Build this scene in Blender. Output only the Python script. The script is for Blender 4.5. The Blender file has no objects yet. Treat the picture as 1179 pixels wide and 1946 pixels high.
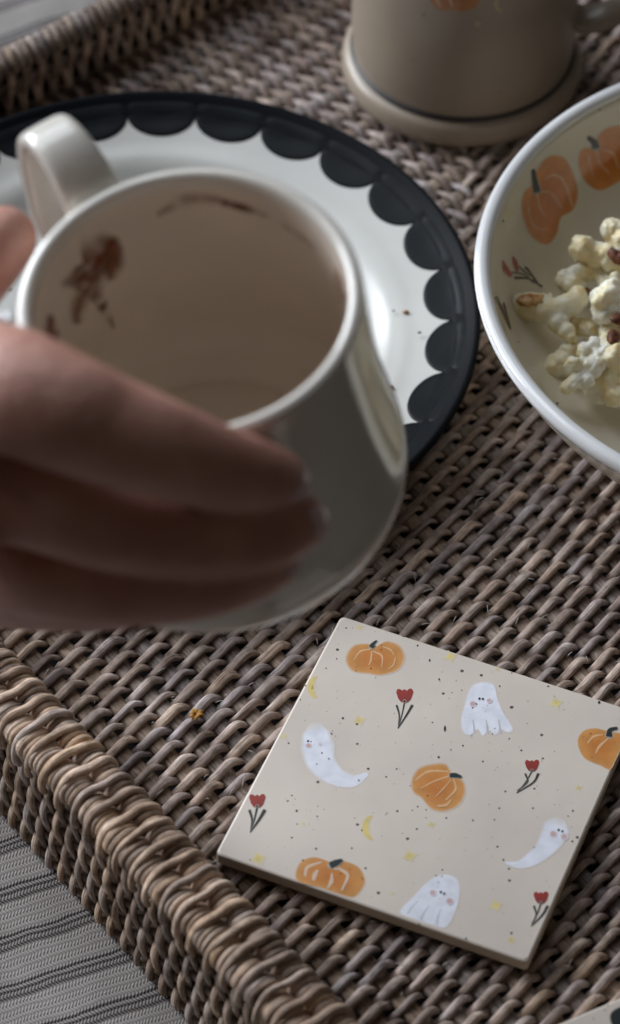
import bpy, math, random
import numpy as np
from mathutils import Vector
from mathutils.bvhtree import BVHTree

random.seed(7); rng = np.random.default_rng(7)
sc = bpy.context.scene
C = sc.collection
S = 0.01                                   # everything below is written in centimetres

# ------------------------------------------------------------------ camera
FPX, PITCH, ROLL, CAMH = 6000.0, 0.857, 0.006, 79.382
IW, IH = 1179.0, 1946.0
cd = bpy.data.cameras.new('camera'); cam = bpy.data.objects.new('camera', cd); C.objects.link(cam)
cd.sensor_fit = 'VERTICAL'; cd.sensor_height = 36.0; cd.lens = 36.0*FPX/IH
cd.clip_start = 0.02; cd.clip_end = 50
_fw = np.array([0, math.cos(PITCH), -math.sin(PITCH)]); _r0 = np.array([1., 0, 0]); _u0 = np.cross(_r0, _fw)
_c, _s = math.cos(ROLL), math.sin(ROLL)
RGT = _c*_r0+_s*_u0; UPV = _c*_u0-_s*_r0; CAMP = np.array([0, 0, CAMH])
from mathutils import Matrix
M3 = Matrix((RGT, UPV, -_fw)).transposed()
cam.matrix_world = Matrix.Translation(Vector(CAMP*S)) @ M3.to_4x4()
cd.dof.use_dof = True; cd.dof.focus_distance = 1.0; cd.dof.aperture_fstop = 9.0; cd.dof.aperture_blades = 0
sc.camera = cam

# ------------------------------------------------------------------ light
w = bpy.data.worlds.new('World'); sc.world = w; w.use_nodes = True
bgn = w.node_tree.nodes['Background']; bgn.inputs[0].default_value = (1.0, 0.90, 0.80, 1); bgn.inputs[1].default_value = 0.044
def area(name, az, el, dist, size, power, col, tgt=(0, 68, 3), spread=180):
    ld = bpy.data.lights.new(name, 'AREA'); ld.shape = 'RECTANGLE'; ld.size = size[0]*S; ld.size_y = size[1]*S
    ld.energy = power; ld.color = col; ld.spread = math.radians(spread)
    o = bpy.data.objects.new(name, ld); C.objects.link(o)
    a, e = math.radians(az), math.radians(el)
    d = np.array([math.cos(a)*math.cos(e), math.sin(a)*math.cos(e), math.sin(e)])
    p = np.array(tgt)+d*dist
    o.location = Vector(p*S); o.rotation_euler = Vector(-d).to_track_quat('-Z', 'Y').to_euler()
    return o
area('window_light', 145, 23, 200, (140, 80), 50.0, (0.88, 0.93, 1.0), (0, 62, 1))
area('upper_window', 130, 48, 180, (150, 100), 14.0, (0.84, 0.91, 1.0), (0, 60, 1))
sc.view_settings.view_transform = 'Standard'; sc.view_settings.look = 'None'
sc.view_settings.exposure = 0.0; sc.view_settings.gamma = 1.0
sc.render.engine = 'CYCLES'

# ------------------------------------------------------------------ helpers
def tag(o, label=None, cat=None, group=None, kind=None):
    if label: o['label'] = label
    if cat: o['category'] = cat
    if group: o['group'] = group
    if kind: o['kind'] = kind
    return o
def empty(name, loc, label, cat, group=None):
    o = bpy.data.objects.new(name, None); C.objects.link(o); o.location = Vector(np.array(loc, float)*S)
    o.empty_display_size = 0.02
    return tag(o, label, cat, group)
def link(name, me, mat, parent=None):
    o = bpy.data.objects.new(name, me); C.objects.link(o)
    if mat and not me.materials: me.materials.append(mat)
    if parent is not None:
        o.parent = parent
        if parent.parent is None: o.matrix_parent_inverse = Matrix.Translation(parent.location).inverted()
    return o
def np_mesh(name, V, Q, uv=None, col=None, smooth=True):
    """V (n,3) cm, Q (m,4) quads (or tris); uv per vertex (n,2); col per vertex (n,4)"""
    V = np.asarray(V, float)*S; Q = np.asarray(Q, np.int32); k = Q.shape[1]
    me = bpy.data.meshes.new(name)
    me.vertices.add(len(V)); me.vertices.foreach_set('co', V.astype(np.float32).ravel())
    me.loops.add(Q.size); me.loops.foreach_set('vertex_index', Q.ravel())
    me.polygons.add(len(Q)); me.polygons.foreach_set('loop_start', np.arange(0, Q.size, k, dtype=np.int32))
    me.polygons.foreach_set('loop_total', np.full(len(Q), k, np.int32))
    me.polygons.foreach_set('use_smooth', np.full(len(Q), smooth))
    me.update(calc_edges=True)
    if uv is not None:
        l = me.uv_layers.new(name='UVMap'); l.data.foreach_set('uv', np.asarray(uv, np.float32)[Q.ravel()].ravel())
    if col is not None:
        a = me.color_attributes.new('Col', 'FLOAT_COLOR', 'POINT'); a.data.foreach_set('color', np.asarray(col, np.float32).ravel())
    me.validate()
    return me
def grid_quads(n, m, wrap_m=True, off=0):
    i = np.arange(n-1)[:, None]; j = np.arange(m if wrap_m else m-1)[None, :]; j2 = (j+1) % m
    a = i*m+j; b = i*m+j2; c = (i+1)*m+j2; d = (i+1)*m+j
    return np.stack([a, b, c, d], -1).reshape(-1, 4)+off
def sweep(P, up, ra, rb, M=8, tw=0.0, mod=None, taper=True):
    """tube along P (n,3); up reference; ra half-width sideways, rb half-height; returns V,Q,UV"""
    P = np.asarray(P, float); n = len(P)
    T = np.gradient(P, axis=0); T /= np.linalg.norm(T, axis=1)[:, None]+1e-12
    up = np.broadcast_to(np.asarray(up, float), (n, 3))
    Bv = np.cross(T, up); Bv /= np.linalg.norm(Bv, axis=1)[:, None]+1e-12
    N = np.cross(Bv, T)
    ra = np.broadcast_to(ra, n).astype(float).copy(); rb = np.broadcast_to(rb, n).astype(float).copy()
    th = np.linspace(0, 2*np.pi, M, endpoint=False)
    s = np.concatenate([[0], np.cumsum(np.linalg.norm(np.diff(P, axis=0), axis=1))])
    if taper:
        ra[0] *= .25; rb[0] *= .25; ra[-1] *= .25; rb[-1] *= .25
    t2 = th[None, :]+(np.zeros(n) if np.isscalar(tw) and tw == 0 else np.broadcast_to(tw, n))[:, None]
    k = np.ones((n, M)) if mod is None else mod(s[:, None], t2)
    V = P[:, None, :]+(Bv[:, None, :]*(ra[:, None]*np.cos(t2)*k)[..., None]+N[:, None, :]*(rb[:, None]*np.sin(t2)*k)[..., None])
    uv = np.stack([np.broadcast_to(s[:, None], (n, M)), np.broadcast_to(th[None, :]/(2*np.pi), (n, M))], -1)
    Q = grid_quads(n, M)
    return V.reshape(-1, 3), Q, uv.reshape(-1, 2)
def join(parts):
    Vs, Qs, Us, o = [], [], [], 0
    for V, Q, U in parts:
        Vs.append(V); Qs.append(Q+o); Us.append(U); o += len(V)
    return np.concatenate(Vs), np.concatenate(Qs), np.concatenate(Us)
def smooth_path(pts, n=40, closed=False):
    p = np.asarray(pts, float); k = len(p)
    if closed: ext = np.vstack([p[-1], p, p[0], p[1]]); segs = k
    else: ext = np.vstack([2*p[0]-p[1], p, 2*p[-1]-p[-2]]); segs = k-1
    out = []
    for q in np.linspace(0, segs, n, endpoint=not closed):
        i = min(int(q), segs-1); t = q-i
        a, b, c, d = ext[i], ext[i+1], ext[i+2], ext[i+3]
        out.append(.5*((2*b)+(-a+c)*t+(2*a-5*b+4*c-d)*t*t+(-a+3*b-3*c+d)*t**3))
    return np.array(out)
def lathe(profile, seg=128, center=(0, 0, 0), axis=None, n=None, flip=False):
    pr = np.asarray(profile, float)
    if n: pr = smooth_path(pr, n)
    th = np.linspace(0, 2*np.pi, seg, endpoint=False)
    V = np.stack([pr[:, None, 0]*np.cos(th), pr[:, None, 0]*np.sin(th), np.broadcast_to(pr[:, None, 1], (len(pr), seg))], -1).reshape(-1, 3)
    if axis is not None:
        a3, b3, n3 = axis; V = V[:, :1]*a3+V[:, 1:2]*b3+V[:, 2:]*n3
    V = V+np.asarray(center, float)
    Q = grid_quads(len(pr), seg)
    if flip: Q = Q[:, ::-1]
    return V, Q
def ray(px, py):
    d = (px-IW/2)/FPX*RGT-(py-IH/2)/FPX*UPV+_fw
    return d/np.linalg.norm(d)
def bp(px, py, z):
    d = ray(px, py); return CAMP+d*(z-CAMH)/d[2]
def bvh_of(V, Q): return BVHTree.FromPolygons([Vector(v) for v in V], [list(map(int, q)) for q in Q])
def caster(bvh, zfall=0.9):
    """pixel of the photograph -> point and outward normal on the real surface"""
    def f(p):
        d = ray(p[0], p[1]); h = bvh.ray_cast(Vector(CAMP), Vector(d))
        if h[0] is None: q = bp(p[0], p[1], zfall); return q, np.array([0, 0, 1.])
        nn = np.array(h[1]); 
        if nn@d > 0: nn = -nn
        return np.array(h[0]), nn
    return f

# ------------------------------------------------------------------ materials
def nmat(name):
    m = bpy.data.materials.new(name); m.use_nodes = True; nt = m.node_tree
    return m, nt, nt.nodes['Principled BSDF']
def N(nt, t, **kw):
    n = nt.nodes.new(t)
    for k, v in kw.items():
        if k in n.inputs: n.inputs[k].default_value = v
        else: setattr(n, k, v)
    return n
def ramp(nt, fac, stops):
    r = nt.nodes.new('ShaderNodeValToRGB'); e = r.color_ramp.elements
    while len(e) < len(stops): e.new(.5)
    for i, (p, c) in enumerate(stops): e[i].position = p; e[i].color = (*c, 1) if len(c) == 3 else c
    nt.links.new(fac, r.inputs[0]); return r.outputs[0]
def mixc(nt, fac, a, b, mode='MIX'):
    m = nt.nodes.new('ShaderNodeMix'); m.data_type = 'RGBA'; m.blend_type = mode
    for v, i in ((fac, 0), (a, 6), (b, 7)):
        if hasattr(v, 'links'): nt.links.new(v, m.inputs[i])
        else: m.inputs[i].default_value = v if i == 0 else (*v, 1)
    return m.outputs[2]
def bump(nt, bsdf, h, strength, dist):
    b = N(nt, 'ShaderNodeBump', Strength=strength, Distance=dist); nt.links.new(h, b.inputs['Height'])
    nt.links.new(b.outputs[0], bsdf.inputs['Normal']); return b

def rattan(name, tint=(1, 1, 1), wet=0.0):
    m, nt, b = nmat(name); L = nt.links.new
    tc = N(nt, 'ShaderNodeTexCoord'); oi = N(nt, 'ShaderNodeObjectInfo')
    mp = N(nt, 'ShaderNodeMapping'); L(tc.outputs['UV'], mp.inputs[0]); mp.inputs['Scale'].default_value = (0.55, 9, 1)
    cb = N(nt, 'ShaderNodeCombineXYZ'); mm = N(nt, 'ShaderNodeMath', operation='MULTIPLY'); L(oi.outputs['Random'], mm.inputs[0]); mm.inputs[1].default_value = 40
    L(mm.outputs[0], cb.inputs[0]); L(mm.outputs[0], cb.inputs[2]); L(cb.outputs[0], mp.inputs['Location'])
    fib = N(nt, 'ShaderNodeTexNoise', Scale=2.6, Detail=5.0, Roughness=.62); L(mp.outputs[0], fib.inputs[0])
    big = N(nt, 'ShaderNodeTexNoise', Scale=62.0, Detail=3.0, Roughness=.6); L(tc.outputs['Object'], big.inputs[0])
    big2 = N(nt, 'ShaderNodeTexNoise', Scale=230.0, Detail=3.0); L(tc.outputs['Object'], big2.inputs[0])
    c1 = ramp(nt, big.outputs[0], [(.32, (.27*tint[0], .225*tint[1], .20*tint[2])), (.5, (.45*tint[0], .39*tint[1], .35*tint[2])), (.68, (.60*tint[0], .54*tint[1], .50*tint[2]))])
    c2 = ramp(nt, oi.outputs['Random'], [(0, (.62, .56, .53)), (.3, (1.0, .94, .86)), (.6, (.84, .86, .92)), (.85, (1.1, .97, .8)), (1, (1.25, 1.22, 1.2))])
    c3 = mixc(nt, 1.0, c1, c2, 'MULTIPLY')
    f2 = ramp(nt, fib.outputs[0], [(.3, (.36, .31, .28)), (.46, (.92, .90, .88)), (.7, (1.35, 1.33, 1.30))])
    c4 = mixc(nt, 1.0, c3, f2, 'MULTIPLY')
    f3 = ramp(nt, big2.outputs[0], [(.3, (.62, .58, .55)), (.5, (1, 1, 1)), (.72, (1.25, 1.22, 1.2))])
    c5 = mixc(nt, .8, c4, f3, 'MULTIPLY')
    L(c5, b.inputs['Base Color']); b.inputs['Roughness'].default_value = .62
    b.inputs['Specular IOR Level'].default_value = .2
    bump(nt, b, fib.outputs[0], .9, .0009)
    return m
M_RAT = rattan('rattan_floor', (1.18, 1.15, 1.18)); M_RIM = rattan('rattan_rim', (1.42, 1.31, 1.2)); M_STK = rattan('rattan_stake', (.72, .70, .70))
M_WALL = rattan('rattan_wall', (1.15, 1.1, 1.06))

def ceramic(name, col, rough=.18, speck=(.10, .08, .06), dens=.0, var=.04, coat=.3, mott=None, spscale=160, paint=None, spec=None):
    m, nt, b = nmat(name); L = nt.links.new
    tc = N(nt, 'ShaderNodeTexCoord')
    n1 = N(nt, 'ShaderNodeTexNoise', Scale=28.0, Detail=3.0); L(tc.outputs['Object'], n1.inputs[0])
    lo = tuple(c*(1-var*2) for c in col); hi = tuple(min(1, c*(1+var)) for c in col)
    c = ramp(nt, n1.outputs[0], [(.3, lo if mott is None else mott), (.7, hi)])
    if dens > 0:
        v = N(nt, 'ShaderNodeTexVoronoi', Scale=float(spscale), Randomness=1.0); L(tc.outputs['Object'], v.inputs[0])
        n2 = N(nt, 'ShaderNodeTexNoise', Scale=190.0, Detail=1.0); L(tc.outputs['Object'], n2.inputs[0])
        # speck radius follows a random value per cell, so that sizes differ and most cells have none
        sp = N(nt, 'ShaderNodeSeparateColor'); L(v.outputs['Color'], sp.inputs[0])
        mr = N(nt, 'ShaderNodeMapRange'); L(sp.outputs[0], mr.inputs[0]); mr.inputs[1].default_value = 1-dens; mr.inputs[2].default_value = 1; mr.inputs[3].default_value = 0; mr.inputs[4].default_value = .2
        lt = N(nt, 'ShaderNodeMath', operation='LESS_THAN'); L(v.outputs['Distance'], lt.inputs[0]); L(mr.outputs[0], lt.inputs[1])
        c = mixc(nt, lt.outputs[0], c, speck)
    if paint is not None:                       # painted mark in the glaze: colour from the mesh, its alpha is how thick the paint lies
        a = N(nt, 'ShaderNodeVertexColor', layer_name='Col')
        np_ = N(nt, 'ShaderNodeTexNoise', Scale=230.0, Detail=4.0); L(tc.outputs['Object'], np_.inputs[0])
        pc = mixc(nt, 1.0, a.outputs[0], ramp(nt, np_.outputs[0], [(.25, (.86, .86, .86)), (.75, (1.1, 1.1, 1.1))]), 'MULTIPLY')
        fac = a.outputs[1]
        if paint > 0:
            n2 = N(nt, 'ShaderNodeTexNoise', Scale=95.0, Detail=5.0, Roughness=.6); L(tc.outputs['Object'], n2.inputs[0])
            mr = N(nt, 'ShaderNodeMapRange'); L(n2.outputs[0], mr.inputs[0]); mr.inputs[1].default_value = .32; mr.inputs[2].default_value = .56
            mu = N(nt, 'ShaderNodeMath', operation='MULTIPLY'); L(mr.outputs[0], mu.inputs[0]); L(fac, mu.inputs[1]); fac = mu.outputs[0]
        if paint > 0: c = pc; L(fac, b.inputs['Alpha'])
        else:
            c = mixc(nt, fac, c, pc); gt = N(nt, 'ShaderNodeMath', operation='GREATER_THAN'); L(fac, gt.inputs[0]); gt.inputs[1].default_value = .12; L(gt.outputs[0], b.inputs['Alpha'])
    if spec is not None: b.inputs['Specular IOR Level'].default_value = spec
    L(c, b.inputs['Base Color'])
    b.inputs['Roughness'].default_value = rough; b.inputs['Coat Weight'].default_value = coat; b.inputs['Coat Roughness'].default_value = .06
    nb = N(nt, 'ShaderNodeTexNoise', Scale=90.0, Detail=2.0); L(tc.outputs['Object'], nb.inputs[0]); bump(nt, b, nb.outputs[0], .12, .0008)
    return m
T_ = dict(col=(.76, .67, .585), rough=.44, dens=.22, coat=.05, spscale=330)
M_TILE = ceramic('tile_glaze', **T_); M_PAINT = ceramic('painted_tile_glaze', paint=0, **T_)
M_TILESIDE = ceramic('tile_side', (.62, .52, .40), .7, coat=0)
M_CUP = ceramic('cup_glaze', (.76, .72, .65), .16, dens=.05, coat=.5)
I_ = dict(col=(.76, .66, .56), rough=.5, coat=0, spec=.15)
M_CUPIN = ceramic('cup_inner_glaze', **I_); M_COCOA = ceramic('cocoa_residue', paint=1, **I_)
M_PLATE = ceramic('plate_glaze', (.52, .515, .48), .22, dens=.05, coat=.0)
B_ = dict(col=(.80, .735, .60), rough=.2, dens=.05, coat=.12)
M_BOWL = ceramic('bowl_glaze', **B_); M_GPAINT = ceramic('painted_bowl_glaze', paint=0, **B_)
U_ = dict(col=(.34, .275, .21), rough=.4, dens=.06, coat=.2)
M_MUG = ceramic('mug_glaze', **U_); M_MPAINT = ceramic('painted_mug_glaze', paint=0, **U_)
M_DARK = ceramic('dark_glaze', (.013, .015, .0165), .25, var=.3, coat=.0, mott=(.005, .006, .007))
M_DARK.node_tree.nodes['Principled BSDF'].inputs['Specular IOR Level'].default_value = .045
M_BLACK = ceramic('black_edge_glaze', (.008, .009, .011), .42, coat=.0)
M_BLACK.node_tree.nodes['Principled BSDF'].inputs['Specular IOR Level'].default_value = .04
M_LINE = ceramic('dark_line_glaze', (.025, .024, .026), .35, coat=.1)

# ------------------------------------------------------------------ painted marks lying on a real surface
class Paint:
    def __init__(s, surf, lift=.012): s.surf = surf; s.V = []; s.Q = []; s.c = []; s.lift = lift; s.layer = 0; s.on = None
    def _add(s, P2, cols, n, m, wrap):
        o = len(s.V)
        for p, c in zip(P2, cols):
            q, nn = s.surf(p); s.V.append(q+nn*(s.lift+.0012*s.layer)); s.c.append(c)
        for q in grid_quads(n, m, wrap, o): s.Q.append(q)
        s.layer += 1
    def mix(s, c, a):
        if s.on is None: return (*c, a)
        return (*[c[i]*a+s.on[i]*(1-a) for i in range(3)], 1.0)      # a stroke laid over other paint fades into that paint
    def blob(s, pts, ctr, ci, ce, alpha=1.0, soft=.07, n=44):
        E = smooth_path(pts, n, True); c0 = np.array(ctr, float) if ctr is not None else E.mean(0)
        P, cols = [], []
        h = 1-soft
        for f, t, a in ((.02, 0, 1), (.35*h, .15, 1), (.6*h, .4, 1), (.85*h, .75, 1), (h, 1, 1), (1+soft*.8, 1, 0)):
            for e in E:
                P.append(c0+(e-c0)*f); cols.append(s.mix([ci[i]*(1-t)+ce[i]*t for i in range(3)], a*alpha))
        s._add(P, cols, 6, n, True)
    def stroke(s, pts, wd, col, alpha=1.0, n=18, soft=.2, col2=None):
        pp = smooth_path(pts, n); W = np.interp(np.linspace(0, 1, n), np.linspace(0, 1, len(wd)), wd)
        T = np.gradient(pp, axis=0); T /= np.linalg.norm(T, axis=1)[:, None]+1e-9; Nn = np.stack([-T[:, 1], T[:, 0]], 1)
        # round ends
        pp = np.vstack([pp[0]-T[0]*W[0]*.45, pp, pp[-1]+T[-1]*W[-1]*.45]); Nn = np.vstack([Nn[0], Nn, Nn[-1]])
        W = np.concatenate([[W[0]*.35], W, [W[-1]*.35]])
        P, cols = [], []
        for i in range(len(pp)):
            ea = 0 if i in (0, len(pp)-1) else 1
            t = i/(len(pp)-1); cc = col if col2 is None else tuple(col[j]*(1-t)+col2[j]*t for j in range(3))
            for f, a in ((-.5-soft*.5, 0), (-.5+soft*.5, 1), (0, 1), (.5-soft*.5, 1), (.5+soft*.5, 0)):
                P.append(pp[i]+Nn[i]*W[i]*f); cols.append(s.mix(cc, a*alpha*ea))
        s._add(P, cols, len(pp), 5, False)
    def dot(s, x, y, r, col, ry=None, alpha=1.0, soft=.3, n=12, rot=0):
        ry = ry or r; t = np.linspace(0, 2*np.pi, n, endpoint=False)
        P = np.stack([r*np.cos(t), ry*np.sin(t)], 1); c, q = math.cos(rot), math.sin(rot); P = P@np.array([[c, q], [-q, c]])+[x, y]
        s.blob(P, (x, y), col, col, alpha, soft, n)
    def build(s, name, parent, mat=None):
        me = np_mesh(name, np.array(s.V), np.array(s.Q), col=np.array(s.c))
        return link(name, me, mat or M_PAINT, parent)
OR_I, OR_E, OR_L, STEM, GH, CHK, RED, YEL = (.60, .205, .035), (.68, .32, .09), (.84, .55, .32), (.012, .02, .018), (.88, .90, .99), (.62, .33, .30), (.36, .035, .025), (.80, .63, .20)
def star(p, x, y, r, a=.8):
    t = np.linspace(0, 2*np.pi, 8, endpoint=False)-.3; rr = np.where(np.arange(8) % 2, .60, 1.1)*r
    p.blob(np.stack([x+rr*np.cos(t), y+rr*np.sin(t)*.85], 1), (x, y), YEL, (.78, .66, .34), a, .3, 32)
def tulip(p, x, y, h, lean, thick=1.0, leaf=True):
    b = (x-lean*h, y+h)
    p.stroke([(x, y+h*.22), (x-lean*h*.4, y+h*.6), b], [3.2*thick, 2.6*thick, 2], (.02, .03, .025))
    if leaf:
        p.stroke([(x+h*.24, y+h*.30), (x+h*.05, y+h*.62), b], [5.2*thick, 4*thick, 2.4], (.015, .022, .02))
        p.stroke([(x-h*.24, y+h*.30), (x-h*.16, y+h*.6), (b[0]+1, b[1]-h*.08)], [4*thick, 3*thick, 2], (.02, .03, .025))
    p.blob([(x-h*.17, y-h*.06), (x, y-h*.03), (x+h*.18, y-h*.07), (x+h*.12, y+h*.13), (x, y+h*.18), (x-h*.12, y+h*.13)], (x, y+h*.05), RED, RED, 1, .1, 20); p.on = RED
    for dx, l in ((-h*.15, .30), (0, .26), (h*.16, .32)):
        p.stroke([(x+dx*1.15, y-h*l*.45), (x+dx*.6, y+h*.04), (x+dx*.2, y+h*.15)], [h*.15, h*.19, h*.15], RED, col2=(.26, .03, .02))
    p.on = None; p.dot(x, y+h*.18, h*.05, (.03, .02, .015))

# ================================================================== TABLECLOTH
ZC = -4.2
def cloth():
    n, m = 90, 90
    xs = np.linspace(-60, 60, n); ys = np.linspace(20, 150, m)
    X, Y = np.meshgrid(xs, ys, indexing='ij')
    Z = np.full_like(X, ZC)
    u = X*math.cos(-.891)+Y*math.sin(-.891); 
    far = np.clip((-(X*.629-Y*.777)-77.5)/6, 0, 1)     # beyond the tray's back side the cloth is rucked up a little
    Z += far*(.55+.5*np.sin(Y*.55+X*.18)+.2*np.sin(X*.9+Y*.3))
    V = np.stack([X, Y, Z], -1).reshape(-1, 3)
    m_, nt, b = nmat('herringbone_cloth'); L = nt.links.new
    tc = N(nt, 'ShaderNodeTexCoord'); mp = N(nt, 'ShaderNodeMapping'); L(tc.outputs['Object'], mp.inputs[0])
    mp.inputs['Rotation'].default_value = (0, 0, math.radians(-21.5)); mp.inputs['Scale'].default_value = (100, 100, 100)
    nz = N(nt, 'ShaderNodeTexNoise', Scale=.9, Detail=2.0); L(mp.outputs[0], nz.inputs[0])
    add = N(nt, 'ShaderNodeVectorMath', operation='MULTIPLY_ADD'); L(nz.outputs['Color'], add.inputs[0]); add.inputs[1].default_value = (.12, .22, 0); L(mp.outputs[0], add.inputs[2])
    sx = N(nt, 'ShaderNodeSeparateXYZ'); L(add.outputs[0], sx.inputs[0])
    def M(op, a, b_=None, c=None):
        q = N(nt, 'ShaderNodeMath', operation=op)
        for i, v in enumerate((a, b_, c)):
            if v is None: continue
            if hasattr(v, 'links'): L(v, q.inputs[i])
            else: q.inputs[i].default_value = v
        return q.outputs[0]
    x, y = sx.outputs[0], sx.outputs[1]
    per = 1.75
    ph = M('FRACT', M('DIVIDE', y, per))                    # 0..1 over one stripe
    row = M('DIVIDE', y, per/10)                             # eight rows of slanted stitches a period
    zig = M('PINGPONG', row, 1.0)
    sl = M('ADD', M('MULTIPLY', x, 9.0), M('MULTIPLY', zig, .95))
    st = M('PINGPONG', M('FRACT', sl), .5)                  # 0..0.5 across a stitch
    st2 = M('MULTIPLY', st, 2.0)
    darkband = M('SUBTRACT', M('MULTIPLY', M('ABSOLUTE', M('SUBTRACT', ph, .5)), 2.0), .62)
    db = N(nt, 'ShaderNodeMapRange'); L(darkband, db.inputs[0]); db.inputs[1].default_value = -.02; db.inputs[2].default_value = .02
    edge = M('PINGPONG', row, .5)
    light = ramp(nt, st2, [(.1, (.24, .22, .205)), (.5, (.36, .335, .315)), (1, (.41, .385, .365))])
    dark = ramp(nt, st2, [(.15, (.025, .02, .02)), (.5, (.09, .075, .07)), (1, (.20, .18, .17))])
    rope = M('PINGPONG', M('DIVIDE', M('PINGPONG', ph, .5), .064), 1.0)
    rp = N(nt, 'ShaderNodeMapRange'); L(rope, rp.inputs[0]); rp.inputs[1].default_value = .35; rp.inputs[2].default_value = .6
    dark = mixc(nt, rp.outputs[0], dark, ramp(nt, st2, [(.1, (.12, .11, .105)), (.6, (.32, .30, .29)), (1, (.40, .38, .37))]))
    c = mixc(nt, db.outputs[0], light, dark)
    nn = N(nt, 'ShaderNodeTexNoise', Scale=60.0, Detail=4.0); L(tc.outputs['Object'], nn.inputs[0])
    c = mixc(nt, .6, c, ramp(nt, nn.outputs[0], [(.3, (.78, .77, .76)), (.7, (1.15, 1.15, 1.15))]), 'MULTIPLY')
    L(c, b.inputs['Base Color']); b.inputs['Roughness'].default_value = .9; b.inputs['Specular IOR Level'].default_value = .15
    hh = M('ADD', st2, M('MULTIPLY', edge, 1.2)); bump(nt, b, hh, .5, .0004)
    o = link('tablecloth', np_mesh('tablecloth', V, grid_quads(n, m, False)[:, ::-1]), m_)
    tag(o, 'grey and white herringbone cloth with dark stripes under the wicker tray', None, None, 'structure')
cloth()

# ================================================================== WICKER TRAY
A1 = np.array([math.cos(math.radians(-51)), math.sin(math.radians(-51)), 0])     # along the near left rim
A2 = np.array([math.cos(math.radians(39)), math.sin(math.radians(39)), 0])
UPZ = np.array([0, 0, 1.])
def uv3(u, v, z): return np.asarray(u)[..., None]*A1+np.asarray(v)[..., None]*A2+np.asarray(z)[..., None]*UPZ
tray = empty('wicker_tray', uv3(-53, 48, ZC), 'woven grey brown rattan tray with thick wrapped rim on the striped cloth', 'tray')
PITCHW, STK = .345, 1.02
ZW = -.36                                  # centre plane of the floor weave: crests end at z = 0
SEAMJ = {}
def jit(key, s):
    if key not in SEAMJ: SEAMJ[key] = random.gauss(0, s)
    return SEAMJ[key]
def wave(t, k, stk, amp, tag_, skew=.45):
    """height of weaver k at coordinate t across stakes spaced stk"""
    ph = t/stk+k
    th = np.pi*ph; c = np.cos(th-skew*np.cos(th))          # slow rise, quick fall
    return amp*np.sign(c)*np.abs(c)**.9
def groove(seed):
    r = random.Random(seed); th0 = [r.uniform(.7, 2.4), r.uniform(.4, 2.7)]; d = [r.choice([.0, .15, .36, .5]), r.choice([0, .12, .3])]
    f = r.uniform(.5, 1.5); p = r.uniform(0, 6)
    def g(s, t):
        k = np.ones(np.broadcast(s, t).shape)
        for q, dd in zip(th0, d):
            dt = (t-q+np.pi) % (2*np.pi)-np.pi
            k = k-dd*np.exp(-(dt/.28)**2)*(.5+.5*np.sin(s*f+p))
        return k*(1+.05*np.sin(s*2.3+p)+.03*np.sin(t*3+s*1.1+p))
    return g
def build_strand(name, P, up, k, wa=.156, wb=.100, mat=None, M=10):
    r = random.Random(k*7+len(name)); n = len(P)
    f = 1+.10*np.sin(np.linspace(0, n/17., n)+r.uniform(0, 6))+r.uniform(-.12, .1)
    V, Q, U = sweep(P, up, wa*f, wb*f, M, tw=.35*np.sin(np.linspace(0, n/40., n)+r.uniform(0, 6)), mod=groove(k*13+5))
    U = U+np.array([r.uniform(0, 50), 0])
    return link(name, np_mesh(name, V, Q, U), mat or M_RAT, tray)
def seamx(y): return 5.4+(y-81)*.10
# weavers of the main field, at right angles to the near left rim
k = 0; u = -74.6
fieldA = []
while u < -31.0:
    u += PITCHW; k += 1
    v0 = 31.1
    if u < -60:
        # they start at the seam right of the plate
        v0 = None
        for v in np.arange(34, 75, .1):
            p = uv3(u, v, 0)
            if p[0] > seamx(p[1])-.25: v0 = v; break
        if v0 is None: continue
    vv = np.arange(v0, 82, .1)
    p = uv3(np.full_like(vv, u), vv, np.zeros_like(vv))
    ok = (p[:, 0] < 14.5) & (p[:, 1] < 99) & (p[:, 1] > 46)
    vv = vv[ok]
    if len(vv) < 12: continue
    vv = np.arange(vv[0]+random.uniform(-.2, .2), vv[-1], STK/8)
    zz = wave(vv, k, STK, .20, 'A')+ZW+.02
    lat = .05*np.sin(np.pi*(vv/STK+k)+2.8)+.03*np.sin(vv*.8+u*.5)+.05*np.sin(vv*.17+u*.11)+random.gauss(0, .012)
    zz = zz+.02*np.sin(vv*1.7+k*2.1)+random.gauss(0, .012)
    build_strand('floor_strand', uv3(u+lat, vv, zz), UPZ, k); fieldA.append(u)
# weavers of the back field, at right angles to the back rim
k = 0; v = 31.0
while v < 76:
    v += PITCHW; k += 1
    uu = np.arange(-75.8, -59.5, STK/8)
    p = uv3(uu, np.full_like(uu, v), np.zeros_like(uu))
    ok = (p[:, 0] < seamx(p[:, 1])+.25) & (p[:, 1] < 100)
    uu = uu[ok]
    if len(uu) < 10: continue
    zz = wave(uu, k, STK, .215, 'B')+ZW+.02
    lat = .035*np.sin(np.pi*(uu/STK+k)+1.2)+.04*np.sin(uu*.7+v*.4)+random.gauss(0, .015)
    build_strand('floor_strand', uv3(uu, v+lat, zz), UPZ, 1000+k)
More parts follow.
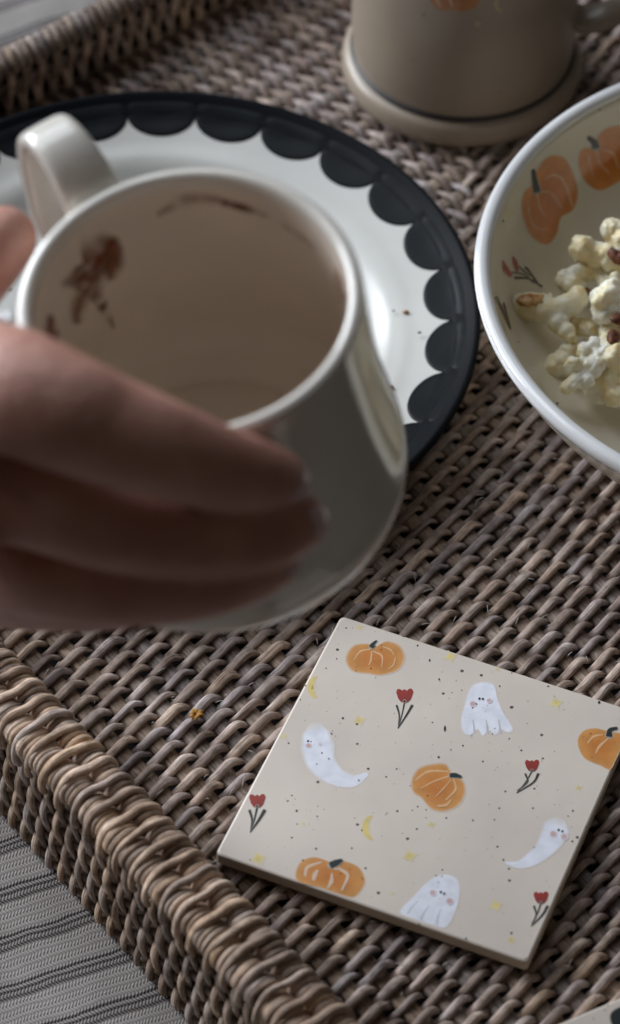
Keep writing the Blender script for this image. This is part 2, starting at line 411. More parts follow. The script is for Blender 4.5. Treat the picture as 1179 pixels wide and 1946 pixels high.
# stakes under the weavers
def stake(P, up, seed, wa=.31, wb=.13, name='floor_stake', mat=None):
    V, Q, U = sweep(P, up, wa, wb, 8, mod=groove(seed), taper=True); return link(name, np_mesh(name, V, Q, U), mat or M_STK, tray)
j = math.ceil(31.2/STK)
while j*STK < 80:
    v = j*STK; us = np.arange(-74.5, -31, .45)
    p = uv3(us, np.full_like(us, v), np.zeros_like(us))
    ok = ((p[:, 0] > seamx(p[:, 1])-.1) | (us > -60.3)) & (p[:, 0] < 15) & (p[:, 1] < 99.5) & (p[:, 1] > 45.5)
    us = us[ok]
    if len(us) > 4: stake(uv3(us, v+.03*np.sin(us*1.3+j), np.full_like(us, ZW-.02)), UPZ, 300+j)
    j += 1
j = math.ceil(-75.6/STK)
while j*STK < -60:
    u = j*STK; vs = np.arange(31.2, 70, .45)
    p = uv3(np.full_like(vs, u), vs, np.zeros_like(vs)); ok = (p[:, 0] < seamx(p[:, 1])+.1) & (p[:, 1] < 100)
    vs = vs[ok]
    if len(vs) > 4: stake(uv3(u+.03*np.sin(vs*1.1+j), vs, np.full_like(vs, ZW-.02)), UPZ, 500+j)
    j += 1
# added dark sheet below the weave; its colour stands for shade in gaps
m_, nt_, b_ = nmat('gap_shade'); b_.inputs['Base Color'].default_value = (.03, .022, .018, 1); b_.inputs['Roughness'].default_value = .9
def slab(name, cs, z0, z1, mat, parent):
    V = [c+UPZ*z for z in (z0, z1) for c in cs]; Q = [(3, 2, 1, 0), (4, 5, 6, 7)]+[(i, (i+1) % 4, 4+(i+1) % 4, 4+i) for i in range(4)]
    return link(name, np_mesh(name, V, Q, smooth=False), mat, parent)
slab('shade_panel', [uv3(a, b, 0) for a, b in ((-75.6, 30.6), (-27, 30.6), (-27, 80), (-75.6, 80))], -1.15, -.80, m_, tray)

# near left wall: upright weavers round level stakes; its outer face shows
PW = 1.22
k = 0; u = -65.0
while u < -32.5:
    u += .335; k += 1
    z = np.arange(-4.15, 1.45, PW/9)
    off = wave(z+.3, k, PW, .17, 'W')
    out = -.10*np.clip(-z/4.2, 0, 1)
    lean = .10*np.sin(np.pi*((z+.3)/PW+k)+1.3)-.13*(z/4)
    P = uv3(u+lean+random.gauss(0, .015), 29.88+out-off, z)
    build_strand('wall_strand', P, -A2, 3000+k, .165, .10, M_WALL)
for j, z in enumerate(np.arange(-.3-PW*3, 1.3, PW)):
    if z < ZC+.1: z = ZC+.2
    us = np.arange(-65, -32, .5)
    stake(uv3(us, np.full_like(us, 29.88-.10*np.clip(-z/4.2, 0, 1)), z+.02*np.sin(us)), -A2, 700+j, .2, .1, 'wall_stake', M_STK)
# back wall: inner face shows above the plate
k = 0; v = 30.2
while v < 60:
    v += .345; k += 1
    z = np.arange(-.9, 1.9, PW/8)
    off = wave(z+.3, k, PW, .17, 'W')
    P = uv3(-76.0-.12*np.clip(z, 0, 3)+off, v+.08*np.sin(np.pi*((z+.3)/PW+k)), z)
    build_strand('wall_strand', P, A1, 5000+k, .165, .10, M_WALL, 8)
for j, z in enumerate((-.3, .92)):
    vs = np.arange(30.2, 62, .5)
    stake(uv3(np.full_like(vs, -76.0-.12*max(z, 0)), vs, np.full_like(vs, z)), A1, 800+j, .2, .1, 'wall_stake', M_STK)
slab('wall_backing', [uv3(a, b, 0) for a, b in ((-76.9, 29.4), (-76.45, 29.4), (-76.45, 80), (-76.9, 80))], ZC+.05, 1.5, m_, tray)  # same dark sheet, added behind each woven wall
slab('wall_backing', [uv3(a, b, 0) for a, b in ((-76.2, 30.12), (-27, 30.12), (-27, 30.3), (-76.2, 30.3))], ZC+.05, 1.3, m_, tray)

# wrapped rim: two rods, coils round each, and strands that bridge both
RO, RI, ZR, RC = 29.92, 30.80, 1.60, .40
def rod(c, name='rim_rod'):
    us = np.arange(-76.5, -30, .5); V, Q, U = sweep(uv3(us, np.full_like(us, c), np.full_like(us, ZR)), UPZ, RC-.06, RC-.06, 14)
    return link(name, np_mesh(name, V, Q, U), M_STK, tray)
rod(RO); rod(RI)
def coil(u, c, r, slant, rad, seed, name='rim_coil', dz=0):
    t = np.linspace(-.9, math.pi+.9, 20) if c == RO else np.linspace(-1.2, math.pi+1.2, 20)
    vv = c+np.cos(t)*r; zz = ZR+dz+np.sin(t)*r
    P = uv3(u+slant*(vv-c)/r+.02*np.sin(t*2+seed), vv, zz)
    up = (uv3(np.zeros_like(t), np.cos(t), np.sin(t)))
    V, Q, U = sweep(P, up, rad*1.1, rad*.85, 8, mod=groove(seed)); U = U+np.array([seed*1.7 % 30, 0])
    return link(name, np_mesh(name, V, Q, U), M_RIM, tray)
def bridge(u, seed, slant=.12, rad=.142):
    r = random.Random(seed)
    pts = [(29.50, .55, -.3), (29.36, 1.0, -.22), (29.40, 1.62, -.14), (29.62, 2.05, -.08), (29.92, 2.22, 0), (30.38, 2.20+r.uniform(-.02, .04), .05),
           (30.84, 2.22, .1), (31.20, 2.03, .16), (31.36, 1.6, .2), (31.2, 1.0, .24), (31.0, .4, .26)]
    q = smooth_path([(a, b, c) for a, b, c in pts], 30)
    P = uv3(u+(q[:, 2]*slant/.22)+.03*np.sin(q[:, 0]*5+seed)+r.gauss(0, .02), q[:, 0], q[:, 1])
    cv = np.stack([q[:, 0]-30.36, q[:, 1]-1.3], 1); cv[:, 0] *= .6; cv /= np.linalg.norm(cv, axis=1)[:, None]
    up = uv3(np.zeros(len(q)), cv[:, 0], cv[:, 1])
    V, Q, U = sweep(P, up, rad*1.12, rad*.85, 10, mod=groove(seed)); U = U+np.array([seed*2.3 % 30, 0])
    return link('rim_strand', np_mesh('rim_strand', V, Q, U), M_RIM, tray)
u = -61.0; s_ = 0
while u < -33:
    s_ += 1; r = random.Random(s_*31)
    wv = .74+r.uniform(-.05, .06)
    bridge(u, s_, .12+r.uniform(-.06, .10), .130+r.uniform(-.02, .015))
    no, ni = r.choice((2, 3, 3)), 2
    for q in range(no): coil(u-.02+.50*(q+.8)/no+r.gauss(0, .012), RO, RC+.06+r.uniform(-.03, .06), .04, .30/no+r.uniform(-.012, .012), s_*7+q)
    for q in range(ni): coil(u+.06+.54*(q+.7)/ni+r.gauss(0, .012), RI, RC+.07+r.uniform(-.03, .06), .04, .26/ni+r.uniform(-.012, .012), s_*7+q+3)
    u += wv
# back rim, far and out of focus
UB = -76.35
def back_rim():
    vs = np.arange(29, 75, .5); V, Q, U = sweep(uv3(np.full_like(vs, UB), vs, np.full_like(vs, ZR+.25)), UPZ, .42, .3, 14)
    link('rim_rod', np_mesh('rim_rod', V, Q, U), M_STK, tray)
    v = 30.0; s = 0
    while v < 60:
        s += 1; t = np.linspace(-.7, math.pi+.7, 18)
        P = uv3(UB+np.cos(t)*.50, v-.12*np.cos(t), ZR+.25+np.sin(t)*(.38+random.uniform(-.03, .08))); up = uv3(np.cos(t), np.zeros_like(t), np.sin(t))
        V, Q, U = sweep(P, up, .15, .11, 8, mod=groove(900+s)); link('rim_coil', np_mesh('rim_coil', V, Q, U+np.array([s*1.3, 0])), M_STK, tray)  # coils in the darker stake colour: shade of the back rim painted in
        v += .34+random.uniform(-.02, .04)
back_rim()
# loose fibres
def fibres():
    parts = []
    for i in range(230):
        px_, py_ = random.uniform(60, 1179), random.uniform(1180, 1946)
        if random.random() < .3: py_ = random.uniform(850, 1200); px_ = random.uniform(700, 1179)
        b0 = bp(px_, py_, -.12); uvp = (b0@A1, b0@A2)
        if uvp[1] < 31.8: continue
        a = math.radians(39+random.gauss(0, 35)); L = random.uniform(.12, .42)
        d = np.array([math.cos(a), math.sin(a), random.uniform(-.1, .35)])*L
        t = np.linspace(0, 1, 5)[:, None]
        P = b0+d*t+UPZ*.05*np.sin(t*3)+np.array([random.gauss(0, .03), random.gauss(0, .03), 0])*t*t
        parts.append(sweep(P, UPZ, .016, .01, 3))
    V, Q, U = join(parts); m, nt, b = nmat('pale_fibre'); b.inputs['Base Color'].default_value = (.5, .46, .42, 1); b.inputs['Roughness'].default_value = .6
    tag(link('loose_fibre', np_mesh('loose_fibre', V, Q, U), m, tray), kind='stuff')
fibres()

# ================================================================== COASTER TILES
def rounded_slab(corners, z0, z1, bev=.07, rc=.10):
    """corners (4,2) ccw; bevelled slab with slightly rounded corners"""
    c = np.array(corners); ctr = c.mean(0)
    def outline(inset):
        out = []
        for i in range(4):
            p, a, b = c[i], c[(i-1) % 4], c[(i+1) % 4]
            da = (a-p)/np.linalg.norm(a-p); db = (b-p)/np.linalg.norm(b-p)
            q = p+(da+db)*(rc+inset)
            for t in np.linspace(0, 1, 5):
                ang = t*math.pi/2; out.append(q-db*math.cos(ang)*rc*1.0-da*math.sin(ang)*rc if False else q-(db*math.cos(ang)+da*math.sin(ang))*rc)
        return np.array(out)
    # order: arcs must run from edge (a-side) to edge (b-side)
    rings = []
    for z, ins in ((z0, .03), (z0+.04, 0), (z1-bev, 0), (z1-bev*.35, bev*.25), (z1, bev)):
        o = outline(ins); rings.append(np.column_stack([o, np.full(len(o), z)]))
    n = len(rings[0]); V = np.concatenate(rings+[np.array([[*ctr, z1]]), np.array([[*ctr, z0]])])
    Q = list(grid_quads(len(rings), n)); top = (len(rings)-1)*n; ci = len(rings)*n
    T = [(top+i, top+(i+1) % n, ci) for i in range(n)]+[((i+1) % n, i, ci+1) for i in range(n)]
    Q = [tuple(q) for q in Q]
    return V, Q, T
def poly_mesh(name, V, F, mats, midx, smooth=False):
    me = bpy.data.meshes.new(name); me.from_pydata([tuple(np.array(v)*S) for v in V], [], [tuple(map(int, f)) for f in F]); me.update()
    for m in mats: me.materials.append(m)
    for p, i in zip(me.polygons, midx): p.material_index = i
    return me
TH = .50; _k = (CAMH-TH)/(CAMH-.88)
TC, TY = np.array([3.736, 57.106])*_k, -.39
def tile_corners(c, yaw, a=5.0):
    co, si = math.cos(yaw), math.sin(yaw)
    return [(c[0]+co*x-si*y, c[1]+si*x+co*y) for x, y in ((-a, -a), (a, -a), (a, a), (-a, a))]
tile = empty('coaster_tile', (*TC, 0), 'square cream coaster painted with small ghosts and pumpkins in front of the hand', 'coaster')
def make_tile(root, corners):
    V, Q, T = rounded_slab(corners, .02, TH, .07, .16); F = Q+T
    nring = 20; side = [0 if i >= nring*3 else 1 for i in range(len(Q))]
    me = poly_mesh('tile_body', V, F, [M_TILE, M_TILESIDE], side+[0]*len(T))
    for p in me.polygons[:len(Q)]: p.use_smooth = False
    return link('tile_body', me, None, root)
tbody = make_tile(tile, tile_corners(TC, TY, 5.0*_k))
def tsurf(p): return bp(p[0], p[1], TH), np.array([0, 0, 1.])
def P_(): return Paint(tsurf, .003)
# pumpkins
p = P_(); p.blob([(660, 1243), (675, 1226), (705, 1224), (712, 1230), (735, 1219), (760, 1228), (769, 1250), (757, 1273), (725, 1283), (700, 1280), (672, 1276), (659, 1260)], (712, 1252), OR_I, OR_E); p.on = OR_E
for pts in ([(703, 1234), (685, 1238), (673, 1254)], [(707, 1238), (705, 1255), (701, 1264)], [(710, 1238), (726, 1247), (726, 1268)], [(728, 1229), (742, 1235), (749, 1245)], [(752, 1250), (748, 1264), (738, 1272)]):
    p.stroke(pts, [2.2, 3.2, 1.6], OR_L, .75)
p.on = None; p.stroke([(706, 1230), (710, 1224), (716, 1218)], [11, 7, 3.5], STEM); p.build('painted_pumpkin', tbody)
p = P_(); p.blob([(783, 1482), (797, 1460), (825, 1452), (848, 1453), (860, 1472), (880, 1484), (884, 1507), (872, 1530), (845, 1542), (820, 1537), (802, 1517), (785, 1504)], (832, 1497), OR_I, OR_E); p.on = OR_E
for pts, wd in (([(790, 1482), (815, 1466), (852, 1466)], [2.5, 4, 2]), ([(800, 1498), (825, 1485), (856, 1474)], [1.5, 2.5, 2]), ([(862, 1480), (866, 1500), (848, 1520)], [2, 4, 3]), ([(858, 1482), (842, 1500), (828, 1514)], [1.5, 2.5, 1.5]), ([(832, 1532), (848, 1530), (858, 1520)], [3, 5, 2])):
    p.stroke(pts, wd, OR_L, .7)
p.on = None; p.stroke([(856, 1474), (866, 1474), (877, 1477)], [9, 10, 5], STEM); p.build('painted_pumpkin', tbody)
p = P_(); p.blob([(562, 1662), (572, 1638), (597, 1629), (622, 1636), (634, 1641), (655, 1637), (682, 1648), (694, 1672), (688, 1690), (672, 1705), (648, 1700), (610, 1687), (570, 1676)], (628, 1668), OR_I, OR_E, soft=.03); p.on = OR_E
for pts, wd in (([(580, 1664), (585, 1648), (612, 1638)], [5, 6, 2.5]), ([(596, 1672), (599, 1662), (604, 1654)], [6, 9, 4]), ([(623, 1688), (630, 1675), (631, 1660)], [3, 8, 3]), ([(644, 1650), (661, 1664), (650, 1692)], [5, 6, 4]), ([(630, 1648), (640, 1652), (648, 1650)], [2, 3, 2])):
    p.stroke(pts, wd, (.74, .58, .46), .9)
p.on = None; p.stroke([(629, 1645), (640, 1640), (650, 1635)], [14, 13, 7], STEM); p.build('painted_pumpkin', tbody)
p = P_(); p.blob([(1098, 1410), (1108, 1390), (1130, 1384), (1150, 1388), (1170, 1392), (1192, 1398), (1184, 1416), (1172, 1440), (1160, 1462), (1142, 1455), (1110, 1440)], (1142, 1420), OR_I, OR_E, soft=.03); p.on = OR_E
for pts, wd in (([(1117, 1412), (1128, 1400), (1145, 1396)], [2.5, 4, 2]), ([(1132, 1432), (1140, 1418), (1158, 1402)], [2, 5, 2])): p.stroke(pts, wd, OR_L, .75)
p.on = None; p.stroke([(1158, 1399), (1160, 1388), (1173, 1384)], [14, 9, 6], STEM); p.build('painted_pumpkin', tbody)
# ghosts
p = P_(); p.blob([(893, 1310), (905, 1299), (925, 1297), (940, 1303), (945, 1325), (955, 1352), (968, 1372), (975, 1386), (965, 1392), (952, 1386), (942, 1397), (930, 1388), (918, 1398), (908, 1386), (895, 1397), (880, 1390), (877, 1365), (885, 1335)], (918, 1345), GH, GH, .96, .05, 64); p.on = GH
for x in (902, 927, 951): p.stroke([(x, 1392), (x-1, 1380), (x-3, 1368)], [5, 3, 1.5], (.50, .47, .44), .8)
p.dot(911.5, 1328, 2.6, STEM); p.dot(918, 1328.5, 2.4, STEM); p.dot(899, 1338, 6, CHK, 5, .8); p.dot(930, 1332, 5, CHK, 4.5, .7)
p.dot(905, 1338, 1.6, STEM); p.dot(898, 1345, 1.4, STEM)
p.build('painted_ghost', tbody)
p = P_(); p.stroke([(600, 1392), (604, 1420), (612, 1450), (640, 1476), (672, 1484), (698, 1471)], [46, 60, 52, 34, 22, 8], GH, .96, 30, .16); p.on = GH
p.dot(586, 1408.5, 2.4, STEM); p.dot(591.5, 1409.5, 1.3, STEM); p.dot(587, 1417, 5.5, CHK, 4.5, .8); p.dot(608, 1414, 3.5, CHK, 2.6, .3)
for x, y, r in ((630, 1394, 1.8), (612, 1431, 1.5), (625, 1442, 1.5), (602, 1452, 1.2), (682, 1483, 1.5)): p.dot(x, y, r, (.05, .05, .07))
p.build('painted_ghost', tbody)
p = P_(); p.stroke([(1058, 1572), (1048, 1595), (1030, 1618), (1005, 1636), (985, 1643), (962, 1640)], [48, 44, 32, 24, 14, 4], GH, .96, 30, .16); p.on = GH
p.dot(1062, 1577.5, 2.6, STEM); p.dot(1069, 1580, 2.4, STEM); p.dot(1052, 1585, 6.5, CHK, 6, .75); p.dot(1073, 1590.5, 6.5, CHK, 6, .75)
p.build('painted_ghost', tbody)
p = P_(); p.blob([(808, 1680), (828, 1666), (850, 1662), (870, 1672), (874, 1695), (868, 1725), (856, 1752), (843, 1763), (820, 1757), (790, 1747), (760, 1733), (785, 1705)], (835, 1710), GH, GH, .96, .04, 60); p.on = GH
for a, b_2 in (((795, 1712), (775, 1736)), ((815, 1722), (800, 1748)), ((838, 1728), (830, 1756))): p.stroke([a, ((a[0]+b_2[0])/2-2, (a[1]+b_2[1])/2), b_2], [1.5, 3.5, 4], (.56, .58, .66), .7)
p.dot(838, 1695.5, 2.6, STEM); p.dot(844.5, 1698.5, 2.6, STEM); p.dot(823, 1697, 6, CHK, 5.5, .75); p.dot(855, 1713, 6.5, CHK, 6, .8)
p.build('painted_ghost', tbody)
# tulips
for (x, y, h, ln, th, lf) in ((769, 1322, 62, .2, 1, True), (489, 1522, 60, .22, 1.4, True), (1011, 1455, 52, .55, 1.0, True), (1028, 1706, 54, .33, 1.1, True)):
    p = P_(); tulip(p, x, y, h, ln, th, lf); p.build('painted_tulip', tbody)
# moons and stars
for x, y, r in ((606, 1306, 20), (712, 1573, 23)):
    p = P_(); t = np.linspace(math.radians(85), math.radians(285), 12) if False else np.linspace(math.radians(100), math.radians(262), 10)
    p.stroke([(x+r*.75*math.cos(a), y-r*math.sin(a)) for a in t], [1.5, 10, 13, 10, 1.5], YEL, .95, 20, .25); p.build('painted_moon', tbody)
for x, y, r in ((683, 1369, 11), (856, 1248, 11), (1057, 1336, 12), (491, 1632, 14), (779, 1627, 13), (943, 1721, 12), (972, 1786, 8), (539, 1399, 6), (820, 1567, 7), (577, 1566, 4), (1100, 1497, 6), (746, 1697, 4), (684, 1192, 6), (946, 1272, 4)):
    p = P_(); star(p, x, y, r*1.05, 1.0); p.build('painted_star', tbody)
# dark specks fired into the glaze
p = P_(); big = [(846, 1385, 2.6, 7), (834, 1439, 2.6, 2.6), (652, 1365, 2.6, 2.6), (817, 1255, 2, 3.4), (794, 1227, 2.2, 2.2), (835, 1291, 2, 2.4), (1139, 1335, 3, 3.6), (564, 1541, 2.6, 2.6), (555, 1592, 2.2, 2), (601, 1613, 2.6, 2.2), (669, 1612, 2, 2), (695, 1650, 2.6, 2.2), (688, 1578, 1.8, 1.8), (949, 1536, 2, 2), (1013, 1536, 2, 2), (899, 1559, 2, 2), (940, 1558, 1.7, 1.7), (1089, 1541, 2.2, 2.2), (1088, 1599, 2.4, 2.2), (957, 1634, 2.2, 2.2), (991, 1426, 2.2, 2), (950, 1304, 1.9, 1.9), (968, 1404, 1.8, 1.8), (918, 1447, 2, 2), (880, 1417, 2, 2), (857, 1425, 1.6, 1.6), (886, 1784, 2, 3), (576, 1635, 1.8, 1.8), (476, 1634, 1.5, 1.5), (794, 1533, 1.8, 1.8), (810, 1539, 1.5, 1.5), (784, 1540, 1.4, 1.4), (841, 1653, 2, 1.7), (829, 1664, 2, 1.4), (1080, 1551, 1.5, 1.5), (555, 1512, 1.8, 1.8), (822, 1373, 1.6, 1.6), (620, 1270, 1.6, 1.4), (640, 1252, 1.6, 1.6), (581, 1303, 1.5, 1.5), (571, 1330, 1.4, 1.4), (700, 1461, 3, 2.2), (970, 1238, 1.5, 1.5), (973, 1279, 1.5, 1.5)]
for x, y, rx, ry in big: p.dot(x, y, rx*.9, (.018, .018, .022), ry*.9, 1, .22, 9); p.layer = 0
poly = [(650, 1180), (1170, 1345), (1000, 1815), (425, 1620)]
def inside(x, y):
    c = False; q = poly
    for i in range(4):
        (x1, y1), (x2, y2) = q[i], q[(i+1) % 4]
        if (y1 > y) != (y2 > y) and x < (x2-x1)*(y-y1)/(y2-y1)+x1: c = not c
    return c
cnt = 0
while cnt < 170:
    x, y = random.uniform(420, 1170), random.uniform(1180, 1810)
    if inside(x, y): p.dot(x, y, random.uniform(.6, 1.3), (.10, .09, .08), None, random.uniform(.35, .9), .3, 7); p.layer = 0; cnt += 1
p.build('glaze_speck', tbody)['kind'] = 'stuff'
# second tile: only its far left corner region enters the frame
e0, e1 = bp(1060, 1946, TH)[:2], bp(1179, 1896, TH)[:2]; dirv = (e1-e0)/np.linalg.norm(e1-e0); nrm = np.array([dirv[1], -dirv[0]])
q0 = e0-dirv*3.0; sq = [q0+nrm*10, q0+nrm*10+dirv*10, q0+dirv*10, q0]
tile2 = empty('coaster_tile', (*np.mean(sq, 0), 0), 'cream coaster at the bottom right, showing only an edge and a black mark', 'coaster', None)
tbody2 = make_tile(tile2, sq)
p = P_(); p.blob([(1160, 1928), (1175, 1915), (1195, 1912), (1200, 1935), (1190, 1960), (1165, 1950)], (1180, 1936), STEM, STEM); p.dot(1128, 1936, 1.4, STEM); p.dot(1150, 1920, 1.2, STEM)
p.build('painted_mark', tbody2)

# ================================================================== SCALLOPED PLATE
PC = np.array([-5.515, 76.318, 0])
plate = empty('scalloped_plate', PC, 'white plate with raised black scallops around its edge under the cup', 'plate')
def zpl(r): return np.interp(r, [0, 6.6, 7.3, 7.8, 8.2, 8.6, 9.2, 10.2, 11.2], [.42, .42, .48, .66, .90, 1.03, 1.12, 1.36, 1.72])
rr = np.concatenate([np.linspace(.01, 6.6, 8), np.linspace(7.0, 11.2, 30)]); zz = zpl(rr)
kern = np.ones(3)/3; zz[8:-1] = np.convolve(zz, kern, 'same')[8:-1]
prof = list(zip(rr, zz))+[(11.24, 1.66), (11.15, 1.52), (10.2, 1.12), (9, .84), (8, .5), (7.2, .22), (7.0, .02), (6.6, .02), (6.4, .2), (.01, .2)]
V, Q = lathe(prof, 160, PC); link('plate_body', np_mesh('plate_body', V, Q), M_PLATE, plate)
NS = 26; dth = 2*math.pi/NS
def scallop_mesh():
    """one scallop round +x; r from its lobed inner edge to 11.0"""
    nu, nv = 25, 16; V = []
    xs = np.sin(np.linspace(-math.pi/2, math.pi/2, nu))*.985
    for x in xs:
        th = x*dth/2*1.015; ri = 10.50-1.05*math.sqrt(max(0, 1-x*x))**.9
        for j in range(nv):
            t = j/(nv-1); r = ri+(10.98-ri)*t**1.15
            d = min((r-ri), (1-abs(x))*1.25*1.2+.0); hgt = .045*(1-math.exp(-max(d, 0)/.09))
            dish = -.02*math.exp(-(((r-10.15)/.42)**2+(x/.55)**2))+.04*math.exp(-((r-10.75)/.15)**2)
            if j == 0: hgt = -.03; dish = 0
            V.append((r*math.cos(th), r*math.sin(th), float(zpl(r))+hgt+dish*(1-math.exp(-max(d, 0)/.15))))
    V = np.array(V); Q = grid_quads(nu, nv, False)
    return np_mesh('scallop', V, Q[:, ::-1])
sm = scallop_mesh(); sm.materials.append(M_DARK)
for i in range(NS):
    a = math.radians(7.0)+i*dth
    o = bpy.data.objects.new('scallop', sm); C.objects.link(o); o.parent = plate; o.rotation_euler = (0, 0, a)
band = [(10.36, zpl(10.36)-.02), (10.42, zpl(10.42)+.04), (10.80, zpl(10.80)+.055), (10.9, zpl(10.9)+.08), (11.05, zpl(11.05)+.12), (11.2, zpl(11.2)+.14), (11.33, 1.78), (11.34, 1.62), (11.2, 1.48), (10.9, 1.33)]
V, Q = lathe(band, 200, PC, n=26); link('edge_band', np_mesh('edge_band', V, Q), M_BLACK, plate)
# crumbs on the plate
def crumb(px_, py_, z, r, label, col, parent=None, seed=1, group='crumbs on the plate'):
    rg = random.Random(seed); q = bp(px_, py_, z); n_, m_2 = 7, 9
    V = [];
    for i in range(n_):
        ph = math.pi*i/(n_-1)
        for j in range(m_2):
            th = 2*math.pi*j/m_2; k_ = r*(1+rg.uniform(-.3, .3)); V.append((q[0]+k_*1.3*math.sin(ph)*math.cos(th), q[1]+k_*math.sin(ph)*math.sin(th), q[2]+k_*.6*math.cos(ph)))
    m, nt, b = nmat('crumb'); b.inputs['Base Color'].default_value = (*col, 1); b.inputs['Roughness'].default_value = .7
    tag(link('crumb', np_mesh('crumb', V, grid_quads(n_, m_2)), m), label, 'crumb', group)
crumb(772, 593, 1.12, .085, 'orange brown crumb on the white plate right of the cup, larger of two close together', (.35, .17, .06), seed=1)
crumb(748, 590, 1.1, .04, 'tiny brown crumb on the white plate, just left of a larger orange one', (.2, .12, .07), seed=2)
crumb(743, 736, 1.12, .07, 'dark orange crumb on the plate beside the lowest visible black scallop', (.28, .12, .03), seed=3)
crumb(798, 632, 1.3, .05, 'black speck of crumb at the edge of a black scallop', (.03, .02, .02), seed=4)

# ================================================================== BOWL OF POPCORN
BC = np.array([16.35, 74.58, 0])
bowl = empty('popcorn_bowl', BC, 'cream bowl with white rim painted inside with orange pumpkins, holding popcorn', 'bowl')
inner = [(10.52, 5.46), (10.38, 5.28), (10.22, 4.9), (9.95, 4.2), (9.5, 3.4), (8.8, 2.6), (7.9, 1.95), (6.8, 1.45), (5.4, 1.12), (3.5, .98), (.01, .95)]
outer = [(.01, .3), (4.2, .3), (4.5, .02), (4.9, .02), (5.1, .35), (6.4, .75), (8.2, 1.7), (9.5, 2.9), (10.3, 4.1), (10.72, 5.0), (10.9, 5.36), (10.87, 5.52), (10.74, 5.585), (10.6, 5.56)]
prof = smooth_path(outer+inner, 110)
V, Q = lathe(prof, 180, BC); bbody = link('bowl_body', np_mesh('bowl_body', V, Q[:, ::-1]), M_BOWL, bowl)
bsurf = caster(bvh_of(V, Q), 5)
M_RIMW = ceramic('rim_glaze', (.80, .80, .80), .12, coat=.6)
rimp = [(10.40, 5.40), (10.44, 5.52), (10.56, 5.62), (10.74, 5.64), (10.88, 5.58), (10.955, 5.42), (10.93, 5.25), (10.85, 5.12), (10.80, 5.02)]
V2, Q2 = lathe(rimp, 180, BC, n=24); link('bowl_rim', np_mesh('bowl_rim', V2, Q2), M_RIMW, bowl)
BO_I, BO_E, BO_L = (.70, .21, .035), (.72, .29, .08), (.88, .60, .40)
def BP(): return Paint(bsurf, .010)
p = BP(); p.blob([(1018, 330), (1035, 303), (1056, 295), (1078, 306), (1095, 345), (1098, 375), (1088, 400), (1066, 414), (1058, 445), (1040, 465), (1015, 455), (998, 425), (991, 390), (997, 365), (1010, 352)], (1045, 385), BO_I, BO_E, soft=.03, n=60); p.on = BO_E
for pts, wd in (([(1035, 342), (1050, 332), (1072, 345), (1088, 392)], [2.5, 5, 5, 3]), ([(1008, 368), (1005, 400), (1012, 425)], [3, 4, 2]), ([(1021, 370), (1026, 395), (1036, 412)], [3, 3.5, 2]), ([(1028, 364), (1048, 368), (1068, 395)], [2, 3, 2]), ([(1010, 425), (1022, 434), (1038, 436)], [2, 3, 1.5])): p.stroke(pts, wd, BO_L, .75)
p.on = None; p.stroke([(1020, 364), (1017, 348), (1013, 323)], [16, 12, 7], (.015, .022, .022)); p.build('painted_pumpkin', bbody, M_GPAINT)
p = BP(); p.blob([(1099, 310), (1106, 284), (1128, 278), (1142, 252), (1165, 240), (1190, 244), (1205, 290), (1195, 330), (1165, 352), (1138, 362), (1112, 345)], (1155, 305), BO_I, BO_E, soft=.03, n=50); p.on = BO_E
for pts in ([(1120, 288), (1120, 310), (1128, 335)], [(1134, 288), (1140, 310), (1158, 330)], [(1145, 285), (1165, 292), (1175, 320)]): p.stroke(pts, [2, 4, 1.5], BO_L, .7)
p.on = None; p.stroke([(1132, 281), (1130, 272), (1118, 261)], [16, 14, 8], (.012, .018, .02)); p.build('painted_pumpkin', bbody, M_GPAINT)
p = BP()
for pts, wd in (([(1030, 545), (1005, 530), (978, 528)], [4, 3, 6]), ([(1015, 538), (995, 522), (968, 517)], [3, 2.5, 3]), ([(1022, 540), (1005, 515), (998, 508)], [4, 4, 5]), ([(1008, 525), (995, 515), (985, 505)], [2, 3, 2])): p.stroke(pts, wd, (.045, .05, .035))
p.stroke([(956, 496), (961, 512), (971, 524)], [3, 12, 8], (.42, .05, .03)); p.stroke([(975, 488), (979, 500), (983, 515)], [3, 10, 5], (.42, .05, .03)); p.build('painted_flower', bbody, M_GPAINT)
p = BP()
for pts, wd in (([(943, 565), (955, 590), (970, 626)], [7, 5, 3]), ([(957, 575), (962, 595), (970, 622)], [3, 4, 2])): p.stroke(pts, wd, (.05, .05, .04))
p.build('painted_leaf', bbody, M_GPAINT)
p = BP(); star(p, 968, 404, 12, .45); star(p, 1076, 271, 5, .4); star(p, 960, 430, 4, .3); p.build('painted_star', bbody, M_GPAINT)
p = BP()
for x, y, r in ((956, 420, 2), (1038, 763, 2.2), (1059, 767, 2.6), (1140, 208, 1.6), (985, 650, 1.2)): p.dot(x, y, r, (.03, .03, .03)); p.layer = 0
p.build('glaze_speck', bbody, M_GPAINT)['kind'] = 'stuff'

